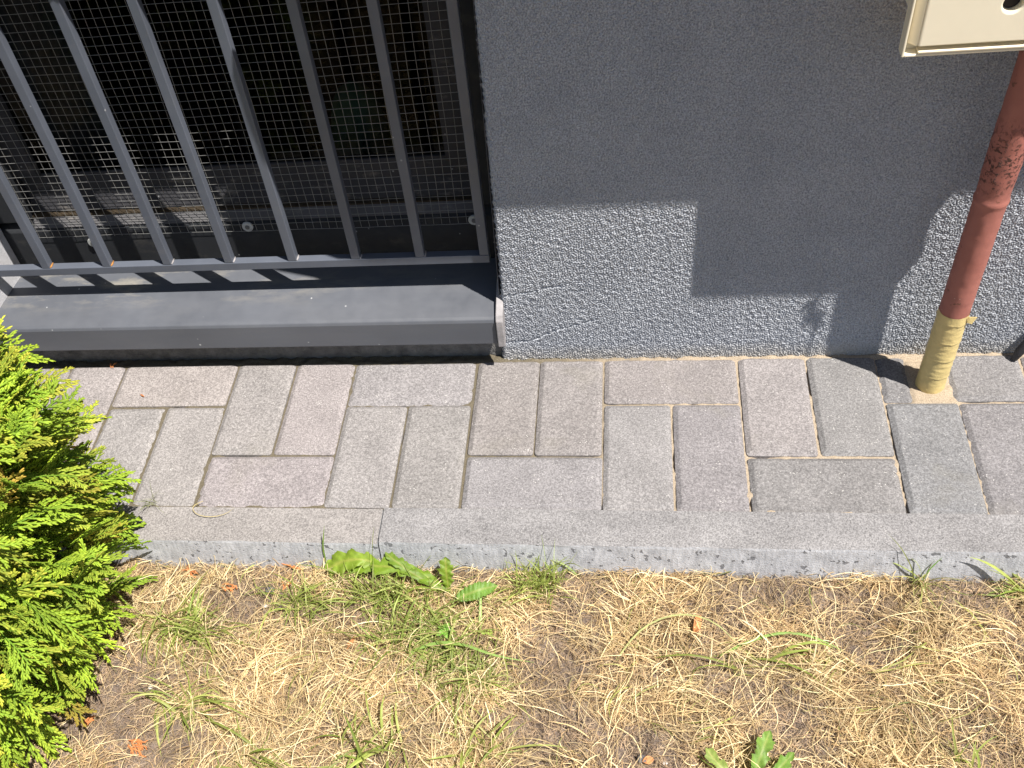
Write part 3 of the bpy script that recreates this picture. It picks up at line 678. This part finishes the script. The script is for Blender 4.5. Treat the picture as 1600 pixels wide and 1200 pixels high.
strand("curled_straw", [(-.583, -.290, .004), (-.600, -.300, .006), (-.590, -.3150, .004), (-.565, -.3200, .003), (-.540, -.3130, .003), (-.532, -.300, .003)], .0006, (.40, .33, .16), "thin curled dry stem lying on the left kerb stone", "stem", 'straw')
strand("wild_grass", [(-.392, -.365, GZ), (-.388, -.362, GZ+.05), (-.380, -.350, GZ+.085)], .0011, (.22, .34, .07), "tall blade standing at the left dandelion leaf in front of the kerb", "grass blade")
strand("wild_grass", [(-.030, -.372, GZ), (-.045, -.366, GZ+.018), (-.066, -.362, GZ+.030)], .0011, (.36, .46, .16), "pale blade leaning left against the kerb face casting a dark shadow", "grass blade")
strand("wild_grass", [(.412, -.372, GZ), (.418, -.366, GZ+.03), (.430, -.362, GZ+.052)], .0011, (.20, .38, .08), "green blade reaching up the kerb face below the pipe", "grass blade")
strand("wild_grass", [(.15, -.488, GZ+.006), (.19, -.470, GZ+.018), (.23, -.458, GZ+.022), (.27, -.462, GZ+.016), (.305, -.478, GZ+.006)], .0019, (.24, .38, .08), "long arched green blade lying across the straw at right", "grass blade")
strand("wild_grass", [(-.252, -.500, GZ+.008), (-.215, -.488, GZ+.020), (-.175, -.492, GZ+.022), (-.140, -.506, GZ+.018), (-.085, -.508, GZ+.008)], .0020, (.27, .42, .10), "long horizontal green blade across the middle grass tuft", "grass blade")
strand("wild_grass", [(.02, -.500, GZ+.006), (.05, -.458, GZ+.022), (.10, -.438, GZ+.030), (.15, -.448, GZ+.026), (.185, -.49, GZ+.006)], .0012, (.42, .45, .18), "slender arched yellow green blade over the fallen brown leaf", "grass blade")

# ------------------------------------------------------------------ broad leaved weeds
def toothed_leaf(spine, width, lobes=6, depth=.45, nrm=(0, 0, 1), col=(.22, .42, .05), seed=1, fold=.25, parent=None, name="leaf", shape='dandelion', org=None):
    r = np.random.default_rng(seed); P = np.array(spine, float); K = 44; t = np.linspace(0, 1, len(P)); tt = np.linspace(0, 1, K)
    Q = np.stack([np.interp(tt, t, P[:, i]) for i in range(3)], 1)
    for _ in range(30): Q[1:-1] = (Q[:-2]+2*Q[1:-1]+Q[2:])/4
    T = np.gradient(Q, axis=0); T /= np.linalg.norm(T, axis=1, keepdims=True); N0 = np.array(nrm, float)
    Sd = np.cross(T, N0); Sd /= np.linalg.norm(Sd, axis=1, keepdims=True); Nn = np.cross(Sd, T)
    env = np.interp(tt, [0, .12, .35, .7, .9, 1], [.12, .35, .75, 1, .75, .04]) if shape == 'dandelion' else np.interp(tt, [0, .1, .3, .6, .85, 1], [.1, .6, .95, 1, .7, .05])
    J = 4; V = []; F = []; CC = []
    ph = r.uniform(0, 1, 2)
    for i in range(K):
        row = []
        for side in (-1, 1):
            f = (tt[i]*lobes+ph[(side+1)//2]) % 1.0
            edge = env[i]*(1-depth*(1-f)**1.1*(1 if (i//3) % 2 else .86))*(1+.07*r.normal())
            for j in (range(J, 0, -1) if side < 0 else range(0, J+1)):
                s = j/J; row.append((side*s*edge, s))
        for (o_, s) in row:
            wv = width*(.13*math.sin(tt[i]*lobes*6.3+o_*5)*s+.10*math.sin(tt[i]*9+seed))
            V.append(Q[i]+Sd[i]*o_*width+Nn[i]*(fold*abs(o_)*width*.8+wv)); k = 1.2 if s == 0 else (1.0+.12*math.sin(tt[i]*lobes*12.6-s*5))*(1-.1*s)
            CC.append((min(1, col[0]*k+(.07 if s == 0 else 0)), col[1]*k-(.02 if s == 0 else 0), col[2]*k+(.03 if s == 0 else 0), 1))
    n = 2*J+1
    for i in range(K-1):
        for j in range(n-1): F.append((i*n+j, i*n+j+1, (i+1)*n+j+1, (i+1)*n+j))
    V = np.array(V)-np.array(org if org is not None else (0, 0, 0))
    return mesh_obj(name, V, np.array(F), M['leaf'], parent, True, CC)
dn = empty("dandelion", (-.207, -.405, GZ)); org = tuple(dn.location); tag(dn, "dandelion with long jagged bright leaves lying along the kerb foot", "dandelion")
toothed_leaf([(-.207, -.405, -.050), (-.235, -.388, -.034), (-.283, -.379, -.026), (-.33, -.375, -.028), (-.362, -.377, -.034)], .0150, 6, .62, (0, -.35, 1), (.21, .33, .03), 3, .2, dn, org=org)
toothed_leaf([(-.30, -.372, -.034), (-.335, -.370, -.020), (-.365, -.372, -.024), (-.388, -.376, -.042)], .021, 4, .5, (0, -.5, 1), (.25, .36, .04), 5, .15, dn, org=org)
toothed_leaf([(-.209, -.404, -.050), (-.2105, -.392, -.027), (-.212, -.374, -.006)], .0125, 5, .5, (.1, -1, .5), (.19, .29, .03), 8, .2, dn, org=org)
toothed_leaf([(-.205, -.406, -.050), (-.228, -.398, -.040), (-.258, -.388, -.030), (-.285, -.373, -.020), (-.300, -.362, -.014)], .010, 5, .5, (0, -.2, 1), (.17, .27, .03), 14, .2, dn, org=org)
pl = empty("plantain", (-.161, -.465, GZ)); org = tuple(pl.location); tag(pl, "single rounded green leaf on a thick upright stalk left of the kerb tuft", "weed")
toothed_leaf([(-.194, -.424, -.031), (-.178, -.420, -.025), (-.160, -.413, -.0235), (-.139, -.402, -.030)], .0115, 9, .10, (0, -.45, 1), (.17, .31, .05), 9, .15, pl, shape='round', org=org)
m = MB(); m.tube([(0, 0, -.002), (0, .016, .008), (-.0005, .034, .017), (-.0005, .047, .024)], [.0026, .0025, .0022, .0016], 8)
st = m.build("stalk", m_simple("stalk_green", (.30, .42, .14), .5, .4, .1, 60), pl, smooth=True)
sd = empty("seedling", (-.150, -.467, GZ)); tag(sd, "tiny seedling with two round pale green leaves", "seedling")
def disc(cx, cy, cz, r, tiltx, name, parent, col):
    V = [(cx, cy, cz)]+[(cx+r*math.cos(a)*1.0, cy+r*.9*math.sin(a), cz+.0012+.15*r*math.cos(a+tiltx)) for a in np.linspace(0, 2*math.pi, 17)[:-1]]
    F = [(0, 1+i, 1+(i+1) % 16) for i in range(16)]
    return mesh_obj(name, V, F, M['leaf'], parent, True, [(*col, 1)]*17)
disc(.0035, 0, .009, .0042, 0, "leaf", sd, (.42, .62, .12)); disc(-.0048, 0, .009, .0040, 3, "leaf", sd, (.42, .62, .12))
m = MB(); m.tube([(0, 0, -.001), (0, 0, .009)], .0007, 6); m.build("stem", st.data.materials[0], sd)
d2 = empty("dandelion", (.170, -.660, GZ)); org = tuple(d2.location); tag(d2, "dandelion with forked green leaves at the bottom edge right of centre", "dandelion")
toothed_leaf([(.172, -.665, -.048), (.180, -.645, -.034), (.190, -.620, -.024), (.200, -.598, -.022)], .0125, 4, .55, (0, -.4, 1), (.19, .33, .06), 21, .3, d2, org=org)
toothed_leaf([(.170, -.662, -.048), (.150, -.648, -.038), (.135, -.634, -.032), (.125, -.620, -.030)], .009, 3, .55, (0, -.4, 1), (.30, .40, .10), 22, .3, d2, org=org)
toothed_leaf([(.174, -.662, -.048), (.195, -.650, -.036), (.213, -.634, -.032), (.226, -.618, -.036)], .009, 3, .5, (0, -.4, 1), (.17, .31, .05), 23, .3, d2, org=org)
sp_ = empty("clover_sprout", (-.206, -.468, GZ)); org = tuple(sp_.location); tag(sp_, "little bright green sprout inside the middle grass tuft", "sprout")
for k in range(5):
    a = k*1.26; toothed_leaf([(-.206, -.468, GZ+.01), (-.206+.006*math.cos(a), -.468+.006*math.sin(a), GZ+.014), (-.206+.013*math.cos(a), -.468+.013*math.sin(a), GZ+.012)], .0042, 3, .3, (0, 0, 1), (.26, .52, .08), 40+k, .2, sp_, shape='round', org=org)

# ------------------------------------------------------------------ litter
def crumpled(name, x, y, z, sx, sy, h, rot, mat, label, cat, seed):
    r = np.random.default_rng(seed); n = 9; V = []; F = []
    for i in range(n):
        for j in range(n):
            u, v = i/(n-1)*2-1, j/(n-1)*2-1; w_ = (1-abs(u)**2*.75)
            V.append((u*sx, v*sy*w_, h*(abs(v)**1.5+.3*math.sin(u*3+v*2))+r.normal()*h*.08))
    for i in range(n-1):
        for j in range(n-1): F.append((i*n+j, i*n+j+1, (i+1)*n+j+1, (i+1)*n+j))
    o = mesh_obj(name, V, F, mat, smooth=True); s = o.modifiers.new("s", 'SOLIDIFY'); s.thickness = .0006
    o.location = (x, y, z); o.rotation_euler = rot; return tag(o, label, cat)
crumpled("dry_leaf", .121, -.448, GZ+.012, .014, .0065, .006, (.5, .1, 1.35), M['dry'], "curled orange brown dead leaf standing in the straw at right", "dead leaf", 1)
crumpled("dry_leaf", .058, -.632, GZ+.006, .007, .005, .003, (.2, .1, .4), M['dry'], "small brown leaf scrap near the bottom edge right of centre", "dead leaf", 2)
M['needle'] = m_simple("dead_thuja", (.52, .20, .07), .8, .3, .3, 120)
def needle_sprig(x, y, n, L, label, seed, ang0=None, z=GZ+.005, sc=1):
    m = MB(); r = random.Random(seed); a0 = ang0 if ang0 is not None else r.uniform(0, 6.28)
    for k in range(n):
        a = a0+r.uniform(-.5, .5); l = L*r.uniform(.5, 1); s = Vector((r.uniform(-.3, .3)*L, r.uniform(-.3, .3)*L, r.uniform(0, .003)))
        d = Vector((math.cos(a), math.sin(a), r.uniform(-.02, .15))); e = s+d*l; mid = (s+e)/2+Vector((0, 0, .0015))
        m.tube([s, mid, e], [.0009*sc, .0011*sc, .0004*sc], 5)
        for q in (0.3, .55, .8):
            b = s+d*l*q; aa = a+random.choice((-.6, .6)); m.tube([b, b+Vector((math.cos(aa), math.sin(aa), .05))*l*.3], [.0009*sc, .0005*sc], 4)
    o = m.build("dead_sprig", M['needle']); o.location = (x, y, z); tag(o, label, "dead sprig", "orange dead thuja sprigs on the soil"); return o
needle_sprig(-.598, -.642, 9, .026, "largest orange dead thuja sprig on bare soil lower left", 1, -.5)
needle_sprig(-.535, -.405, 5, .018, "orange dead sprig in straw below the left kerb stone", 2)
needle_sprig(-.585, -.385, 7, .022, "orange dead sprig near the kerb end right of the thuja", 3, 2.8)
needle_sprig(-.445, -.405, 4, .014, "orange dead sprig on the bare patch left of the dandelion", 4)
needle_sprig(-.668, -.612, 5, .016, "orange dead sprig at the shrub's lower right edge in shade", 5)
needle_sprig(-.338, -.494, 4, .020, "reddish dead sprig in the straw left of the middle green tuft", 6, .8)
needle_sprig(-.432, -.366, 4, .024, "flat orange scrap at the kerb foot left of the dandelion", 7, 3.0)
needle_sprig(-.822, -.008, 4, .012, "orange crumbs at the paving edge under the window sill left end", 8, z=.002, sc=.7)
needle_sprig(-.745, -.075, 2, .010, "tiny rust sprig in the paving joint beside the shrub", 9, z=.002, sc=.7)
def pebble(x, y, s, label, seed, mat='pebble'):
    r = np.random.default_rng(seed); th, ph = np.meshgrid(np.linspace(0, np.pi, 9), np.linspace(0, 2*np.pi, 13)[:-1]); V = []
    for a, b in zip(th.T.ravel(), ph.T.ravel()):
        k = 1+.10*math.sin(3*b+a)+.06*math.sin(5*a+seed); V.append((s*k*math.sin(a)*math.cos(b), s*.8*k*math.sin(a)*math.sin(b), s*.6*math.cos(a)))
    F = [(i*12+j, i*12+(j+1) % 12, (i+1)*12+(j+1) % 12, (i+1)*12+j) for i in range(8) for j in range(12)]
    o = mesh_obj("pebble", V, F, M[mat], smooth=True); o.location = (x, y, GZ+s*.5); return tag(o, label, "pebble", "small stones on the soil")
M['tanp'] = m_simple("tan_stone", (.52, .36, .18), .8, .3, .2, 90); M['darkp'] = m_simple("dark_stone", (.12, .115, .12), .8, .3, .3, 90)
pebble(-.243, -.568, .0055, "round tan pebble in the straw below the middle tuft", 1, 'tanp')
pebble(-.602, -.563, .0036, "small round white pebble on soil lower right of the thuja", 2)
pebble(.052, -.630, .0075, "dark grey clod beside white crumbs near the bottom edge", 3, 'darkp')
pebble(.030, -.645, .0050, "white crumb of stone on dark soil at the bottom edge", 4)
pebble(-.470, -.432, .0040, "small white stone on the bare soil patch below the left kerb", 5)
pebble(.078, -.632, .0035, "small white fleck of stone right of the dark clod", 6)
pebble(-.468, -.406, .0075, "dark rounded clod in the bare patch left of the green tufts", 7, 'darkp')
def crumbs():
    m = MB(); r = random.Random(9)
    for _ in range(1500):
        x = r.uniform(-.85, .62); y = r.uniform(-.70, -.36); s = r.uniform(.0006, .0022)*(1 if r.random() < .95 else 1.8); z = GZ+float(ground_h(np.array(x), np.array(y)))+s*.4
        p = [(x+s*r.uniform(.6, 1), y, z), (x, y+s*r.uniform(.6, 1), z), (x-s, y, z), (x, y-s, z), (x, y, z+s*.9), (x, y, z-s)]
        m.add(p, [(0, 1, 4), (1, 2, 4), (2, 3, 4), (3, 0, 4), (1, 0, 5), (2, 1, 5), (3, 2, 5), (0, 3, 5)])
    o = m.build("soil_crumbs", m_simple("crumb", (.24, .19, .155), 1, .1, .6, 300)); tag(o, "loose crumbs of earth and grit scattered over the lawn soil", "soil crumbs", kind='stuff')
crumbs()

# ------------------------------------------------------------------ thuja shrub
def spray_proto(seed, L=.075):
    """flat fan of scaly branchlets in its local xy plane, growing along +x"""
    r = random.Random(seed); seg = []
    def run(p, a, length, rad, lvl, st, bend):
        n = max(2, int(round(length/st))); st = length/n; q = p; pts = [(p, a)]
        for i in range(n):
            a2 = a+bend*(i+1)/n; e = (q[0]+st*math.cos(a2), q[1]+st*math.sin(a2), q[2]+r.uniform(-.0006, .0006)-.0003*lvl)
            f = i/n; seg.append((q, e, rad, rad*(.5 if i == n-1 else .96), lvl, f)); q = e; pts.append((q, a2))
        return pts
    main = run((0, 0, 0), 0, L, .0017, 0, .0066, r.uniform(-.4, .4)); side = 1
    for i, (p, a) in enumerate(main[1:-1]):
        side = -side; f = i/len(main); l1 = L*(.20+.34*math.sin(math.pi*min(1, .25+f*.72)))*r.uniform(.75, 1.15)
        if l1 < .006: continue
        br = run(p, a+side*r.uniform(.6, .85), l1, .0019, 1, .0066, -side*r.uniform(.1, .45)); s2 = side
        for j, (p2, a2) in enumerate(br[1:-1]):
            s2 = -s2; run(p2, a2+s2*r.uniform(.5, .75), r.uniform(.006, .0125)*(1-.35*j/len(br)), .0020, 2, .0062, -s2*.2)
            if r.random() < .45 and j > 0: run(p2, a2-s2*r.uniform(.5, .75), r.uniform(.005, .009), .0019, 2, .0062, s2*.2)
    return seg
def proto_mesh(seg):
    V = []; F = []; D = []
    for (p, e, r0, r1, lvl, f) in seg:
        p = np.array(p); e = np.array(e); d = e-p; d /= np.linalg.norm(d)+1e-9; s = np.array([-d[1], d[0], 0]); s /= np.linalg.norm(s)+1e-9; u = np.cross(d, s); b = len(V)
        mdp = (p+e)/2; rm = (r0+r1)/2*1.12
        for c, rr in ((p, r0*.85), (mdp, rm), (e+d*r1*.4, r1*.8)):
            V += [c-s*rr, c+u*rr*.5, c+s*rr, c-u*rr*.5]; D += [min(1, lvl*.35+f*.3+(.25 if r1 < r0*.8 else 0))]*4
        for k in (0, 4):
            for j in range(4): F.append((b+k+j, b+k+(j+1) % 4, b+k+4+(j+1) % 4, b+k+4+j))
        F.append((b+8, b+9, b+10, b+11))
    return np.array(V), np.array(F), np.array(D)
def thuja():
    root = empty("thuja_shrub", (-.86, -.58, GZ)); O = np.array(root.location)
    tag(root, "bright green bushy thuja shrub at the left edge beside the kerb", "shrub")
    protos = [proto_mesh(spray_proto(s, L)) for s, L in ((1, .078), (2, .088), (3, .070), (4, .082), (5, .092), (6, .066))]
    r = np.random.default_rng(12); VV = []; FF = []; CC = []; b = 0
    cen = np.array([-.850, -.520, .25]); RX, RY, RZ = .190, .220, .345
    N = 1850; k = 0; tries = 0
    while k < N and tries < 60000:
        tries += 1
        d = r.normal(size=3); d /= np.linalg.norm(d)
        if d[2] < -.75: continue
        lump = 1+.16*max(0, -d[2]+.15)+.11*math.sin(d[0]*7+d[2]*5+1)*math.sin(d[1]*6-d[2]*4)+.075*math.sin(d[2]*15+d[0]*6)
        fr = 1-abs(r.normal())*.16 if r.random() < .8 else r.uniform(.35, .85)
        ds_ = np.sign(d)*np.abs(d)**.85; p = cen+ds_*np.array([RX, RY, RZ])*lump*fr
        if p[2] < GZ+.012 or p[1] > .0: continue
        pr = protos[r.integers(len(protos))]; V, F, D = pr
        out = d*np.array([1, 1, .55]); out /= np.linalg.norm(out)
        ax = out*1.0+np.array([0, 0, r.uniform(-.25, .75)])+r.normal(size=3)*.32; ax /= np.linalg.norm(ax)
        # sprays stand edge-on or tilted: plane normal mostly tangential/random
        nn = np.array([0, 0, 1.0])*r.uniform(.0, .9)+r.normal(size=3)*.9; nn -= ax*(nn@ax); nn /= np.linalg.norm(nn); s = np.cross(nn, ax)
        sc = r.uniform(.62, .98); M3 = np.stack([ax, s, nn], 0)*sc
        W_ = p-ax*.03*sc+V@M3; W_[:, 2] -= .9*np.maximum(0, np.linalg.norm((W_-p)[:, :2], axis=1)-.02)**1.5
        W_[:, 2] = np.maximum(W_[:, 2], GZ+.003)
        if W_[:, 0].max() > -.40: continue
        kk = r.uniform(.8, 1.2); mixr = r.uniform()
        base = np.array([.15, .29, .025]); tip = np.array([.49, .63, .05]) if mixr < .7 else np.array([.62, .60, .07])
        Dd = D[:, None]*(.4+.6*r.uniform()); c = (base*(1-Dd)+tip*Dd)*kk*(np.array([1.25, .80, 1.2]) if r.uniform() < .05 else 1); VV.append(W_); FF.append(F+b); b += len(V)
        CC.append(np.concatenate([c, np.ones((len(c), 1))], 1)); k += 1
    V = np.concatenate(VV)-O
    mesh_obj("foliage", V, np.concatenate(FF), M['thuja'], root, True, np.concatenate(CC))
    m = MB(); m.tube([(0, 0, -.05), (.005, .005, .05), (-.003, .01, .22), (.0, .01, .46)], [.016, .014, .010, .004], 10); m.build("trunk", M['bark'], root, smooth=True)
    rr = random.Random(4)
    for q in range(34):
        z = .03+.40*q/34; a = q*2.4; l = .19*math.sin(math.pi*min(1, (z+.12)/.62)); p = Vector((0, .005, z))
        m = MB(); m.tube([p, p+Vector((math.cos(a)*l*.5, math.sin(a)*l*.5, l*.35)), p+Vector((math.cos(a)*l, math.sin(a)*l, l*.75))], [.004, .003, .0012], 6); m.build("branch", M['bark'], root, smooth=True)
thuja()
